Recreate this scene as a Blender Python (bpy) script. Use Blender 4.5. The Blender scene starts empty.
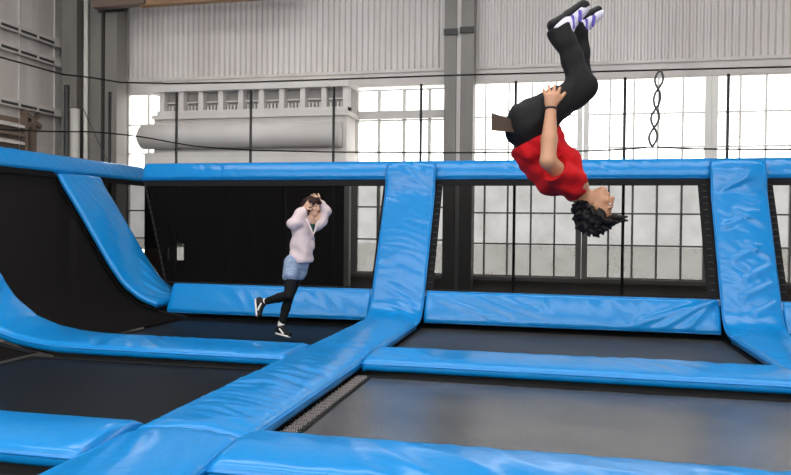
import bpy, math, random
import numpy as np
from mathutils import Vector, Matrix, noise
random.seed(7)
rng = np.random.default_rng(5)
SC = bpy.context.scene
COL = SC.collection
PI = math.pi

# ------------------------------------------------------------------ camera frame
FPX, YAW, PITCH, ROLL, HC = 721.3, .2219, .0162, .0107, 1.26
def _axes():
    cy, sy, cp, sp = math.cos(YAW), math.sin(YAW), math.cos(PITCH), math.sin(PITCH)
    f = np.array([-sy*cp, cy*cp, -sp]); r = np.array([cy, sy, 0.]); u = np.cross(r, f)
    cr, sr = math.cos(ROLL), math.sin(ROLL)
    return r*cr+u*sr, -r*sr+u*cr, f
CR, CU, CF = _axes()
CAMP = np.array([0, 0, HC])
def ray(x, y): return CF*FPX + CR*(x-395.5) - CU*(y-237.5)
def at_y(x, y, Y): v = ray(x, y); return CAMP + v/v[1]*Y
def at_x(x, y, X): v = ray(x, y); return CAMP + v/v[0]*X
def at_d(x, y, d): return CAMP + ray(x, y)/FPX*d

cam = bpy.data.cameras.new('camera'); camo = bpy.data.objects.new('camera', cam); COL.objects.link(camo)
cam.sensor_width = 36; cam.lens = FPX/791*36; cam.clip_end = 200
M4 = Matrix(((CR[0], CU[0], -CF[0], 0), (CR[1], CU[1], -CF[1], 0), (CR[2], CU[2], -CF[2], HC), (0, 0, 0, 1)))
camo.matrix_world = M4
SC.camera = camo
SC.view_settings.view_transform = 'Standard'; SC.view_settings.look = 'None'
SC.view_settings.gamma = 1; SC.view_settings.exposure = .25; SC.view_settings.use_curve_mapping = False

# ------------------------------------------------------------------ materials
def mat(name, col, rough=.6, metal=0, spec=.5, bump=None, var=None, ior=None, coat=0):
    m = bpy.data.materials.new(name); m.use_nodes = True
    nt = m.node_tree; b = nt.nodes['Principled BSDF']
    b.inputs['Base Color'].default_value = (*col, 1); b.inputs['Roughness'].default_value = rough
    b.inputs['Metallic'].default_value = metal; b.inputs['Specular IOR Level'].default_value = spec
    if ior: b.inputs['IOR'].default_value = ior
    if coat: b.inputs['Coat Weight'].default_value = coat; b.inputs['Coat Roughness'].default_value = .17
    tc = nt.nodes.new('ShaderNodeTexCoord')
    def tex(scale, stretch, detail=4):
        mp = nt.nodes.new('ShaderNodeMapping'); mp.inputs['Scale'].default_value = stretch
        n = nt.nodes.new('ShaderNodeTexNoise'); n.inputs['Scale'].default_value = scale; n.inputs['Detail'].default_value = detail
        nt.links.new(tc.outputs['Object'], mp.inputs['Vector']); nt.links.new(mp.outputs['Vector'], n.inputs['Vector'])
        return n
    if bump:
        n = tex(bump[0], bump[2] if len(bump) > 2 else (1, 1, 1))
        bp = nt.nodes.new('ShaderNodeBump'); bp.inputs['Strength'].default_value = bump[1]; bp.inputs['Distance'].default_value = .02
        nt.links.new(n.outputs['Fac'], bp.inputs['Height']); nt.links.new(bp.outputs['Normal'], b.inputs['Normal'])
    if var:   # (scale, second colour, stretch)
        n = tex(var[0], var[2] if len(var) > 2 else (1, 1, 1))
        rp = nt.nodes.new('ShaderNodeValToRGB')
        rp.color_ramp.elements[0].position = .35; rp.color_ramp.elements[1].position = .7
        rp.color_ramp.elements[0].color = (*col, 1); rp.color_ramp.elements[1].color = (*var[1], 1)
        nt.links.new(n.outputs['Fac'], rp.inputs['Fac']); nt.links.new(rp.outputs['Color'], b.inputs['Base Color'])
    return m

def seethru(name, col, cover, rough=.9, noisy=0, trans=False):
    """open weave or dusty glass: part of the light goes straight through"""
    m = bpy.data.materials.new(name); m.use_nodes = True
    nt = m.node_tree; nt.nodes.clear()
    out = nt.nodes.new('ShaderNodeOutputMaterial'); mx = nt.nodes.new('ShaderNodeMixShader')
    t = nt.nodes.new('ShaderNodeBsdfTransparent')
    d = nt.nodes.new('ShaderNodeBsdfTranslucent' if trans else 'ShaderNodeBsdfDiffuse')
    d.inputs['Color'].default_value = (*col, 1)
    nt.links.new(t.outputs[0], mx.inputs[1]); nt.links.new(d.outputs[0], mx.inputs[2])
    if noisy:
        tc = nt.nodes.new('ShaderNodeTexCoord'); n = nt.nodes.new('ShaderNodeTexNoise')
        n.inputs['Scale'].default_value = noisy; n.inputs['Detail'].default_value = 6
        g = nt.nodes.new('ShaderNodeNewGeometry')
        mr = nt.nodes.new('ShaderNodeMapRange')
        mr.inputs['From Min'].default_value = .35; mr.inputs['From Max'].default_value = .75
        mr.inputs['To Min'].default_value = cover*.3; mr.inputs['To Max'].default_value = min(1, cover*2.6)
        ad = nt.nodes.new('ShaderNodeMath'); ad.operation = 'MULTIPLY_ADD'
        ad.inputs[1].default_value = .22*cover*4; ad.inputs[2].default_value = -.1*cover*4
        a2 = nt.nodes.new('ShaderNodeMath'); a2.operation = 'ADD'; a2.use_clamp = True
        nt.links.new(tc.outputs['Object'], n.inputs['Vector']); nt.links.new(n.outputs['Fac'], mr.inputs['Value'])
        nt.links.new(g.outputs['Random Per Island'], ad.inputs[0])
        nt.links.new(mr.outputs[0], a2.inputs[0]); nt.links.new(ad.outputs[0], a2.inputs[1])
        nt.links.new(a2.outputs[0], mx.inputs[0])
    else:
        mx.inputs[0].default_value = cover
    nt.links.new(mx.outputs[0], out.inputs['Surface'])
    return m

BLUE = mat('blue_vinyl', (.002, .215, .57), .3, spec=.2, coat=.55, bump=(14, .22, (1, 1, 1)))
PIPE = mat('blue_piping', (.01, .22, .62), .4)
MATB = mat('black_mat', (.004, .004, .0045), .5, spec=.18, bump=(220, .04))
MATM = mat('grey_sheen_mat', (.032, .030, .029), .45, spec=.35, bump=(220, .04), var=(1.2, (.05, .047, .045)))  # some of the window sheen is put into this greyer base
MATG = mat('worn_sheen_mat', (.038, .035, .032), .27, ior=2.1, bump=(220, .06), var=(1.1, (.082, .075, .069), (1, 2.2, 1)))  # lighter base colour carries window sheen as well as wear
WEB = mat('black_webbing', (.006, .006, .007), .8, spec=.2)
MESH = seethru('open_black_weave', (.005, .005, .005), .86)
MESHC = seethru('close_black_weave', (.005, .005, .005), .92)
MESHD = seethru('dense_black_weave', (.010, .009, .009), .985)
NET = seethru('fine_net', (.03, .03, .03), .07)
STEEL = mat('black_steel', (.012, .012, .013), .5)
SPRING = mat('zinc_spring', (.5, .46, .45), .5, metal=.5)
ROPE = mat('black_rope', (.012, .012, .012), .85, spec=.1)
GREYROPE = mat('grey_rope', (.07, .067, .065), .85)
CORR = mat('corrugated_sheet', (.70, .675, .66), .6, var=(1.3, (.60, .565, .55), (1, 1, .35)))
PANEL = mat('pale_wall_panel', (.62, .595, .57), .75, var=(1.6, (.48, .43, .41), (1, 1.4, .15)))
TRIM = mat('pale_trim', (.60, .57, .55), .65, var=(2, (.52, .49, .47)))
SILLW = mat('brown_grey_wall', (.50, .44, .39), .8, var=(3, (.40, .34, .30)))
COLM = mat('grey_column_paint', (.22, .205, .19), .6, var=(2.5, (.165, .155, .145), (1, 1, .3)))
COLD = mat('dark_column_paint', (.03, .029, .028), .6)
PIPEW = mat('pale_pipe', (.62, .6, .57), .35)
FRAMEM = mat('window_frame_paint', (.80, .78, .75), .6)
FRAMEL = mat('pale_window_frame', (.62, .61, .58), .6)
PANE = seethru('dusty_glass', (.62, .60, .55), .2, noisy=2.6, trans=True)
CREAM = mat('cream_cladding', (.66, .635, .61), .65, var=(1.5, (.58, .55, .53)))
DARKB = mat('dark_brown_panel', (.010, .006, .005), .75, var=(2, (.014, .007, .005)), spec=.2)
VENTD = mat('vent_recess', (.36, .335, .32), .8)
TIMBER = mat('brown_timber', (.36, .22, .12), .6, var=(3, (.24, .13, .075), (.3, 1, 1)))
RUST = mat('brown_steel', (.16, .115, .09), .7)
CONC = mat('hall_concrete', (.10, .095, .09), .7, var=(.8, (.07, .067, .065)))
CEIL = mat('hall_roof_sheet', (.22, .21, .20), .8, var=(2, (.17, .16, .155)))
OUTG = mat('pale_yard', (.72, .71, .68), .9, var=(.4, (.6, .59, .55)))

# ------------------------------------------------------------------ object helpers
def link(o, parent=None, loc=None):
    COL.objects.link(o)
    if parent is not None: o.parent = parent
    return o
def tag(o, label=None, cat=None, group=None, kind=None):
    for k, v in (('label', label), ('category', cat), ('group', group), ('kind', kind)):
        if v: o[k] = v
    return o
def thing(name, label, cat, loc=(0, 0, 0), group=None):
    o = bpy.data.objects.new(name, None); o.empty_display_size = .1; COL.objects.link(o); o.location = loc
    return tag(o, label, cat, group)
def mesh_obj(name, V, F, m, parent=None, smooth=False):
    me = bpy.data.meshes.new(name)
    V = np.asarray(V, float)
    if parent is not None:
        off = np.zeros(3); p = parent
        while p is not None: off += np.array(p.location); p = p.parent
        V = V - off
    me.from_pydata([tuple(v) for v in V], [], [tuple(f) for f in F]); me.update()
    if smooth: me.polygons.foreach_set('use_smooth', [True]*len(me.polygons))
    me.materials.append(m)
    return link(bpy.data.objects.new(name, me), parent)

class MB:
    def __init__(s): s.V, s.F = [], []
    def add(s, V, F):
        b = len(s.V); s.V += [tuple(map(float, v)) for v in V]; s.F += [tuple(b+i for i in f) for f in F]; return s
    def hexa(s, p):   # 8 corners: bottom ring 0-3, top ring 4-7
        return s.add(p, [(3, 2, 1, 0), (4, 5, 6, 7), (0, 1, 5, 4), (1, 2, 6, 5), (2, 3, 7, 6), (3, 0, 4, 7)])
    def box(s, lo, hi):
        x0, y0, z0 = lo; x1, y1, z1 = hi
        return s.hexa([(x0, y0, z0), (x1, y0, z0), (x1, y1, z0), (x0, y1, z0), (x0, y0, z1), (x1, y0, z1), (x1, y1, z1), (x0, y1, z1)])
    def beam(s, a, b, w, h, up=(0, 0, 1)):
        a, b, up = (np.array(v, float) for v in (a, b, up))
        t = (b-a)/np.linalg.norm(b-a); sd = np.cross(t, up); sd /= np.linalg.norm(sd); u = np.cross(sd, t)
        q = lambda p, i, j: p + sd*i*w/2 + u*j*h/2
        return s.hexa([q(a, -1, -1), q(a, 1, -1), q(b, 1, -1), q(b, -1, -1), q(a, -1, 1), q(a, 1, 1), q(b, 1, 1), q(b, -1, 1)])
    def tube(s, pts, r, n=8, cap=True):
        pts = [np.array(p, float) for p in pts]; N = len(pts); V = []; F = []
        rs = r if hasattr(r, '__len__') else [r]*N
        prev = None
        for i, p in enumerate(pts):
            t = pts[min(i+1, N-1)]-pts[max(i-1, 0)]; t /= np.linalg.norm(t)+1e-12
            if prev is None:
                a = np.array([0, 0, 1.]) if abs(t[2]) < .9 else np.array([1., 0, 0]); prev = np.cross(t, a)
            prev = prev - t*(prev@t); prev /= np.linalg.norm(prev); c = np.cross(t, prev)
            for k in range(n):
                an = 2*PI*k/n; V.append(p + rs[i]*(prev*math.cos(an)+c*math.sin(an)))
        for i in range(N-1):
            for k in range(n):
                F.append((i*n+k, i*n+(k+1) % n, (i+1)*n+(k+1) % n, (i+1)*n+k))
        if cap: F.append(tuple(range(n))[::-1]); F.append(tuple((N-1)*n+k for k in range(n)))
        return s.add(V, F)
    def build(s, name, m, parent=None, smooth=False): return mesh_obj(name, s.V, s.F, m, parent, smooth)

# ------------------------------------------------------------------ the court: dimensions
XM0, XM1, XR0, XR1 = -2.54, -1.79, 2.02, 2.72      # the two strips that run away from the viewer
YF1, YF2, YM1, YM2, YB = 3.44, 4.12, 6.50, 7.28, 9.70   # rows across
DW = np.array([0, .457, .889]); NW = np.array([0, -.889, .457])   # back wall: up its slope, and out of it
def wp(x, l, n=0.): return np.array([x, YB, 0.]) + DW*l + NW*n
LW = [(-4.2, 0), (-4.7, 0), (-5.0, .005), (-5.3, .025), (-5.6, .075), (-5.9, .175), (-6.18, .37), (-6.41, .66), (-6.64, 1.01), (-6.87, 1.36), (-7.06, 1.64), (-7.25, 1.91), (-7.40, 2.13)]
def resample(P, step):
    P = np.asarray(P, float); s = np.r_[0, np.cumsum(np.linalg.norm(np.diff(P, axis=0), axis=1))]
    n = max(2, int(s[-1]/step)+1); q = np.linspace(0, s[-1], n)
    return np.stack([np.interp(q, s, P[:, i]) for i in range(P.shape[1])], 1), q
def smooth_path(P, it=6):
    P = P.copy()
    for _ in range(it): P[1:-1] = .25*P[:-2]+.5*P[1:-1]+.25*P[2:]
    return P

DK = 'deck pads'
def pad(label, path, wdir, w, t=.10, amp=.006, ang=0., freq=5., seed=0, name='safety_pad', cat='pad', group=None, step=.03, puff=.024, piping=True, up=(0, 0, 1), folds=()):
    """a padded vinyl strip: path = centre line of its top, wdir = direction across"""
    P, q = resample(path, step); P = smooth_path(P)
    wd = np.array(wdir, float); wd /= np.linalg.norm(wd)
    amp *= 1.35; freq *= 1.4
    if group == DK: puff = .042
    root = thing(name, label, cat, tuple(P[len(P)//2]-np.array([0, 0, t])), group)
    r = min(.045, t*.48); nu = max(9, int(w/.028))
    prof = [(-w/2+.02, -t), (-w/2, -t*.75)]
    for k in range(5): a = PI - k*PI/8; prof.append((-w/2+r+r*math.cos(a), -r+r*math.sin(a)))
    prof += [(u, 0) for u in np.linspace(-w/2+r, w/2-r, nu)[1:-1]]
    for k in range(5): a = PI/2 - k*PI/8; prof.append((w/2-r+r*math.cos(a), -r+r*math.sin(a)))
    prof += [(w/2, -t*.75), (w/2-.02, -t)]
    K = len(prof); V = []; edgeA, edgeB = [], []
    ca, sa = math.cos(ang), math.sin(ang)
    for i in range(len(P)):
        tg = P[min(i+1, len(P)-1)]-P[max(i-1, 0)]; tg /= np.linalg.norm(tg)
        nrm = np.cross(tg, wd); nrm /= np.linalg.norm(nrm)
        if nrm@np.array(up) < 0: nrm = -nrm
        endf = min(1, q[i]/.06, (q[-1]-q[i])/.06)
        for (u, h) in prof:
            s = q[i]; d = 0
            if h > -t*.6:
                a1 = s*ca+u*sa; b1 = -s*sa+u*ca
                wob = noise.noise(Vector((s*1.3, u*1.3, seed+9.1)))*1.1
                rd = noise.noise(Vector((a1*freq+wob, b1*freq*.22, seed)))
                rd2 = noise.noise(Vector((a1*freq*2.3+wob*2, b1*freq*.4, seed+4.7)))
                gate = .35+.9*max(0, noise.noise(Vector((s*.9, u*1.6, seed+2.2)))+.25)
                d = amp*((1-2.6*abs(rd))*gate + .45*rd2*gate)
                d += puff*(1-(2*u/w)**2)
                for (s0, u0, s1, u1, fw, fh) in folds:
                    s0_, s1_ = (s0 if s0 >= 0 else q[-1]+s0), (s1 if s1 >= 0 else q[-1]+s1)
                    ds, du = s1_-s0_, u1-u0; tt = ((s-s0_)*ds+(u-u0)*du)/(ds*ds+du*du)
                    if -.1 < tt < 1.1:
                        dist = ((s-s0_)*du-(u-u0)*ds)/math.hypot(ds, du)
                        d += fh*math.exp(-(dist/fw)**2)*min(1, (tt+.1)*6, (1.1-tt)*4)
                edge = 1-max(0, (abs(u)/(w/2)-.8)/.2)
                d = d*(.4+.6*edge)
            side = .004*noise.noise(Vector((s*3.1, 7.7 if u > 0 else 1.1, seed))) * (1 if abs(u) > w/2-r*1.01 else 0)
            V.append(P[i]+wd*(u+side*np.sign(u)*2)+nrm*(h+d-(1-endf)*.012))
        edgeA.append(P[i]-wd*(w/2-.004)-nrm*(r*.75)); edgeB.append(P[i]+wd*(w/2-.004)-nrm*(r*.75))
    F = []
    for i in range(len(P)-1):
        for k in range(K): F.append((i*K+k, (i+1)*K+k, (i+1)*K+(k+1) % K, i*K+(k+1) % K))
    F.append(tuple(range(K))); F.append(tuple(range((len(P)-1)*K, len(P)*K))[::-1])
    # consistent outward winding
    V = np.array(V); c0 = V[F[K//2][0]]; f = F[K//2]
    nn = np.cross(V[f[1]]-V[f[0]], V[f[2]]-V[f[1]]); i0 = 0
    tg = P[1]-P[0]; n0 = np.cross(tg, wd); n0 = n0 if n0@np.array(up) > 0 else -n0
    if nn@n0 < 0: F = [g[::-1] for g in F]
    mesh_obj('vinyl_cover', V, F, BLUE, root, True)
    if piping:
        for e in (edgeA, edgeB): MB().tube(e[::2]+[e[-1]], .009, 6).build('edge_piping', PIPE, root, True)
    return root


# long strips on the deck
xm = (XM0+XM1)/2; wm = XM1-XM0; xr = (XR0+XR1)/2; wr_ = XR1-XR0
pad('broad blue deck pad in the left foreground, running out of the bottom of the picture', [(xm, 1.6, 0), (xm, 3.94, 0)], (1, 0, 0), wm, ang=1.2, seed=1, group=DK, freq=5)
pad('long blue deck pad running from the crossing to the middle wall strip', [(xm, 3.96, 0), (xm, 9.22, 0)], (1, 0, 0), wm, ang=.25, seed=2, group=DK, freq=6, amp=.009)
pad('blue deck pad between the right wall strip and the right picture edge', [(xr, 3.0, 0), (xr, 9.22, 0)], (1, 0, 0), wr_, ang=.3, seed=3, group=DK, freq=6, amp=.008)
# wall strips
def strip_path(x): return [(x, 9.25, .0), (x, 9.42, .008), (x, 9.56, .05)] + [tuple(wp(x, l, .085+.115*min(1, max(0, (l-1.95)/.25)))) for l in np.linspace(.17, 2.39, 30)]
pad('middle blue strip up the sloping back wall, right of the girl', strip_path(xm), (1, 0, 0), wm, t=.07, ang=.35, seed=11, freq=6, amp=.006, group='wall strips', up=(0, -1, .4))
pad('right blue strip going up the sloping back wall, right of the man', strip_path(xr), (1, 0, 0), wr_, t=.07, ang=.7, seed=12, freq=5, amp=.009, group='wall strips', up=(0, -1, .4), folds=[(a, b, a+.22*c, b+.42*e, .03, .026) for a, b, c, e in ((.75, -.1, 1, 1), (1.0, -.05, 1, .9), (1.25, -.2, 1, 1), (1.5, 0, -1, .8), (1.75, -.25, 1, 1.1), (2.0, -.1, -1, .9), (2.3, -.25, 1, 1), (.5, 0, 1, .8))])
# rows across
def row(y0, y1, x0, x1, z=0): return [(x0, (y0+y1)/2, z), (x1, (y0+y1)/2, z)], (0, 1, 0), y1-y0
p, wd, w = row(YM1, YM2, XM1+.015, XR0+1.0)
p = [(XM1+.015, (YM1+YM2)/2, .0), (XR0-.012, (YM1+YM2)/2, .0)]
pad('pale-shining blue cross pad between the two beds under the man', p, wd, w, ang=.5, seed=4, freq=3.2, amp=.007, group=DK)
p, wd, w = row(YF1, YF2, XM1+.015, XR0-.012)
pad('blue cross pad along the bottom edge, in front of the grey bed', p, wd, w, ang=.9, seed=5, freq=4, amp=.009, group=DK)
p, wd, w = row(YF1, YF2, -4.9, XM0-.015)
pad('blue cross pad at the bottom left, left of the pad crossing', p, wd, w, ang=.9, seed=6, freq=4, amp=.004, group=DK)
lw = [(x, (YM1+YM2)/2, z) for x, z in LW if z < 1.95][::-1]+[(XM0-.015, (YM1+YM2)/2, 0)]
pad('blue pad in front of the girl, curving up the left wall at its end', lw, (0, 1, 0), YM2-YM1, ang=.7, seed=7, freq=5, amp=.008, group='curved pads')
rp = [(-5.66, 9.93, .11)]+[(x, 9.93, z+.01) for x, z in LW if x <= -5.8 and z < 1.95]+[(-7.27, 9.93, 1.995)]
pad('slanting blue pad strip climbing the left wall to the corner', rp, (0, 1, 0), 1.0, t=.08, ang=.9, seed=8, freq=4, amp=.008, group='curved pads', folds=[(.25, .25, .75, .1, .04, .035), (.42, .36, .95, .22, .035, .03), (.1, .1, .6, -.15, .04, .02)])
# ledges at the foot of the back wall
def ledge(label, x0, x1, seed, amp, folds=()):
    c = lambda x: tuple(wp(x, .165, .05))
    pad(label, [c(x0), c(x1)], tuple(DW), .46, t=.09, ang=.75, seed=seed, freq=3.5, amp=amp, group='ledge pads', up=(0, -1, .4), folds=folds, puff=.014)
ledge('blue ledge pad behind the girl, at the foot of the dark wall bay', -5.63, XM0-.02, 21, .006)
ledge('blue ledge pad with a crumpled right end, behind the far right bed', XM1+.02, XR0-.02, 22, .010, [(-.03, .20, -1.05, -.17, .045, .035), (-.03, .21, -.72, -.19, .04, .032), (-.02, .22, -.40, -.19, .035, .03), (.15, .12, .95, -.15, .04, .022), (.5, .2, 1.3, -.12, .05, .018), (.75, .21, 1.6, -.1, .04, .018)])
ledge('short blue ledge pad at the right picture edge, right of the right wall strip', XR1+.02, 5.2, 23, .008)
# top rails
def rail(label, x0, x1, seed, amp=.006):
    c = lambda x: tuple(wp(x, 2.36, .06))
    pad(label, [c(x0), c(x1)], tuple(DW), .31, t=.12, ang=.6, seed=seed, freq=6, amp=amp, group='top rail pads', up=(0, -1, .4))
rail('blue top rail pad above the dark wall bay, left of the middle strip', -6.70, -2.18, 31)
rail('blue top rail pad that the upside-down man passes in front of', -2.16, 2.36, 32)
rail('blue top rail pad at the top right corner of the court', 2.38, 5.2, 33)
nl = np.array([.83, 0, .56]); dl = np.array([-.56, 0, .83])
pad('blue top rail pad along the left wall, ending at the corner', [(-7.46, 5.0, 2.17), (-7.46, 12.05, 2.17)], tuple(dl), .34, t=.12, ang=.6, seed=34, freq=5, amp=.007, group='top rail pads', up=(1, 0, .4))

# ------------------------------------------------------------------ steel frame under it all
fr = thing('steel_scaffold', 'black steel scaffold carrying all the blue pads and mats', 'scaffold', (0, 6, -1))
fb = MB()
for x in (xm, xr): fb.beam((x, 1.7, -.17), (x, 9.6, -.17), .5, .10)
for y in ((YF1+YF2)/2, (YM1+YM2)/2):
    fb.beam((-5.2, y, -.17), (xm-.26, y, -.17), .5, .10); fb.beam((xm+.26, y, -.17), (xr-.26, y, -.17), .5, .10); 
fb.beam((-5.4, YB+.06, -.28), (5.2, YB+.06, -.28), .10, .12)
fb.build('deck_beams', STEEL, fr)
MB().box((-5.25, YB+.21, -1), (5.2, YB+.225, .28)).build('light_stop', WEB, fr)  # added sheet, stops window light leaking under the ledge pads
fb = MB()
for x in (xm, xr): fb.beam(wp(x, .12, -.07), wp(x, 2.2, -.07), .45, .06, up=tuple(NW))
fb.tube([wp(-6.65, 2.36, -.125), wp(5.2, 2.36, -.125)], .04, 10)
for y in (6.9, 9.86): fb.tube([(x-.17, y, z-.19) for x, z in LW[2:]], .03, 8)
fb.tube([(-7.64, 4.9, 2.06), (-7.64, 12.0, 2.06)], .04, 10)
fb.build('wall_frame', STEEL, fr, True)
for x in (-5.2, xm, xr):
    for y in (3.78, 6.89, 9.5): MB().box((x-.04, y-.04, -1), (x+.04, y+.04, -.2)).build('leg', STEEL, fr)
for x in (-5.3, -4.3, xm, xr-.2, 5.0): MB().tube([wp(x, 2.36, -.13), (x, 11.1, -1)], .035, 8).build('leg', STEEL, fr)
for y in (5.2, 8.0, 11.2): MB().tube([(-7.64, y, 2.06), (-7.85, y, -1)], .035, 8).build('leg', STEEL, fr)

# ------------------------------------------------------------------ beds
def spring_mb(a, b, r=.016, turns=9, wire=.0035):
    a, b = np.array(a, float), np.array(b, float); L = np.linalg.norm(b-a); t = (b-a)/L
    s = np.cross(t, (0, 0, 1.)); s = s/np.linalg.norm(s) if np.linalg.norm(s) > .1 else np.array([1., 0, 0]); c = np.cross(t, s)
    pts = [a]; n = turns*7
    for i in range(n+1):
        an = 2*PI*turns*i/n; pts.append(a+t*(L*(.15+.7*i/n))+r*(s*math.cos(an)+c*math.sin(an)))
    pts.append(b)
    return MB().tube(pts, wire, 4)
def bed(label, x0, x1, y0, y1, springs=None, z=-.135, m=MATB):
    root = thing('trampoline_bed', label, 'trampoline', ((x0+x1)/2, (y0+y1)/2, z), 'trampoline beds')
    nx, ny = 24, 18; V = []; F = []; gx = .10 if springs else -.05; xe = x1-.04+.09; y0 -= .05
    xa = x0+gx
    for j in range(ny+1):
        for i in range(nx+1):
            a, b = i/nx, j/ny
            sag = -.018*math.sin(PI*a)*math.sin(PI*b)
            V.append((xa+(xe-xa)*a, y0+.05+(y1-y0-.1)*b, z+sag))
    for j in range(ny):
        for i in range(nx): k = j*(nx+1)+i; F.append((k, k+1, k+nx+2, k+nx+1))
    o = mesh_obj('jump_mat', V, F, m, root, True)
    wb = MB(); e = .06
    for (a, b) in (((xa, y0+.05), (xe, y0+.05+e)), ((xa, y1-.05-e), (xe, y1-.05)), ((xa, y0+.05+e), (xa+e*.6, y1-.05-e)), ((xe-e, y0+.05+e), (xe, y1-.05-e))):
        wb.box((a[0], a[1], z+.0005), (b[0], b[1], z+.006))
    wb.build('webbing', WEB, root)
    if springs:
        for k in range(springs):
            y = y0+.12+(y1-y0-.24)*k/(springs-1)
            spring_mb((x0-.03, y, z), (x0+.115, y, z+.004), r=.012, turns=8).build('spring', SPRING, root, True)
    return root
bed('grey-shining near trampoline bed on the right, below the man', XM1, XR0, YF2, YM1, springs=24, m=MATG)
bed('far right trampoline bed, between the pale cross pad and the crumpled ledge pad', XM1, XR0, YM2, YB+.10, m=MATM)
bed('black trampoline bed the girl is running on', -5.25, XM0, YM2, YB+.10)
bed('black trampoline bed on the left, between the two left cross pads', -5.25, XM0, YF2, YM1)
bed('sliver of black trampoline bed in the bottom left corner', -5.25, XM0, 1.3, YF1)
bed('trampoline bed cut off below the front cross pad', XM1, XR0, 1.3, YF1)

# wall trampolines on the back wall: corners bottom-left, bottom-right, top-right, top-left in (x, l)
def wall_tramp(label, xb0, xb1, xt1, xt0, m, rim=(.14, .14), group='wall trampolines'):
    l0, l1 = .41, 2.19
    root = thing('sloping_trampoline', label, 'trampoline', tuple(wp((xb0+xb1)/2, l0)), group)
    q = lambda a, b, n=0: wp((xb0*(1-a)+xb1*a)*(1-b)+(xt0*(1-a)+xt1*a)*b, l0+(l1-l0)*b, n)
    nx, ny = 20, 10
    V = [q(i/nx, j/ny, -.02*math.sin(PI*i/nx)*math.sin(PI*j/ny)) for j in range(ny+1) for i in range(nx+1)]
    F = [(j*(nx+1)+i, j*(nx+1)+i+1, (j+1)*(nx+1)+i+1, (j+1)*(nx+1)+i) for j in range(ny) for i in range(nx)]
    mesh_obj('mesh_mat', V, F, m, root, True)
    W = xb1-xb0; ra, rb = rim[0]/W, rim[1]/W; tb = .055; wb = MB()
    def quad(a0, b0, a1, b1):
        wb.hexa([q(a0, b0, .004), q(a1, b0, .004), q(a1, b1, .004), q(a0, b1, .004), q(a0, b0, .014), q(a1, b0, .014), q(a1, b1, .014), q(a0, b1, .014)])
    quad(0, 0, ra, 1); quad(1-rb, 0, 1, 1); quad(ra, 0, 1-rb, .012); quad(ra, 1-tb, 1-rb, 1)
    wb.build('border', WEB, root)
    for k in range(17):
        b = .06+.88*k/16
        for a, s in ((ra*.35, 1), (1-rb*.35, -1)):
            MB().tube([q(a, b, .018), q(a+s*ra*.3, b+.008, .026), q(a+s*ra*.55, b, .018)], .005, 5).build('lacing_hook', GREYROPE, root, True)
    return root
wall_tramp('dark wall trampoline behind the girl, in front of the dark panel', -5.80, XM0+.02, XM0+.02, -6.68, MESH, (.03, .06))
wall_tramp('see-through sloping trampoline with window grid behind, between the two wall strips', XM1-.02, XR0+.02, XR0+.02, XM1-.02, MESH, (.12, .17))
wall_tramp('see-through wall trampoline at the right picture edge', XR1-.02, 5.2, 5.2, XR1-.02, MESH, (.12, .15))
def side_tramp(label, y0, y1, m=MESHD, xmax=0):
    root = thing('sloping_trampoline', label, 'trampoline', (-6.5, (y0+y1)/2, .6), 'wall trampolines')
    P, q = resample([(x, z) for x, z in LW[3:] if z < 2.0]+[(-7.265, 2.105)], .12); P = P[P[:, 0] < xmax]; ny = 12
    i6 = 6 if xmax == 0 else .01
    V = [(x-.12*min(1, i/i6), y0+(y1-y0)*j/ny, z-.13) for i, (x, z) in enumerate(P) for j in range(ny+1)]
    F = [(i*(ny+1)+j, i*(ny+1)+j+1, (i+1)*(ny+1)+j+1, (i+1)*(ny+1)+j) for i in range(len(P)-1) for j in range(ny)]
    mesh_obj('mesh_mat', V, F, m, root, True)
    for y in ((y0+.05, y1-.05) if xmax == 0 else (y0+.05,)):
        wb = MB()
        for i in range(len(P)-1):
            f0, f1 = .12*min(1, i/i6)-.012, .12*min(1, (i+1)/i6)-.012
            a = (P[i][0]-f0, y, P[i][1]-.12); b = (P[i+1][0]-f1, y, P[i+1][1]-.12)
            wb.beam(a, b, .10, .012, up=(1, 0, .3))
        wb.build('border_strip', WEB, root)
    MB().box((-7.378, max(y0, 10.45) if xmax else y0, 1.93), (-7.362, min(y1, 9.40) if not xmax else y1, 2.015)).build('top_border', WEB, root)
    return root
side_tramp('black curved wall trampoline on the left, between the two curved blue pads', YM2, 9.62)
side_tramp('black curved wall trampoline nearest the viewer on the left wall', YF2, YM1)
side_tramp('see-through black wall trampoline beyond the slanting pad, in the far left corner', 10.44, 12.0, MESHC, -6.55)

# ------------------------------------------------------------------ safety net, poles, ropes
YN = 10.98
sn = thing('safety_net', 'fine black safety net hung above the blue top rails', 'net', (-2, YN, 2.2))
tag(mesh_obj('netting', [(-7.52, 5, 2.38), (-7.52, 10.4, 2.38), (-7.1, YN, 2.38), (5.2, YN, 2.27), (-7.52, 5, 3.5), (-7.52, 10.4, 3.55), (-7.1, YN, 3.62), (5.2, YN, 3.5)],
             [(0, 1, 5, 4), (1, 2, 6, 5), (2, 3, 7, 6)], NET, sn), kind='stuff')
top = [(-7.52, 5, 3.49), (-7.52, 8.48, 3.52), (-7.52, 9.8, 3.55), (-7.45, 10.4, 3.62), (-7.29, YN, 3.65), (-6.4, YN, 3.60), (-5, YN, 3.575), (-1.65, YN, 3.57), (1.4, YN, 3.54), (3.1, YN, 3.52), (5.2, YN, 3.50)]
MB().tube(resample(top, .15)[0], .013, 6).build('top_cable', ROPE, sn, True)
for k in range(24):
    x = -6.6+.5*k
    z = np.interp(x, [-7.29, -6.4, -5, -1.65, 1.4, 3.1, 5.2], [3.65, 3.6, 3.575, 3.57, 3.54, 3.52, 3.5])
    MB().tube([(x, YN-.004, z), (x+.09, YN-.004, z-.001)], .017, 6).build('cable_tie', GREYROPE, sn, True)
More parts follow.
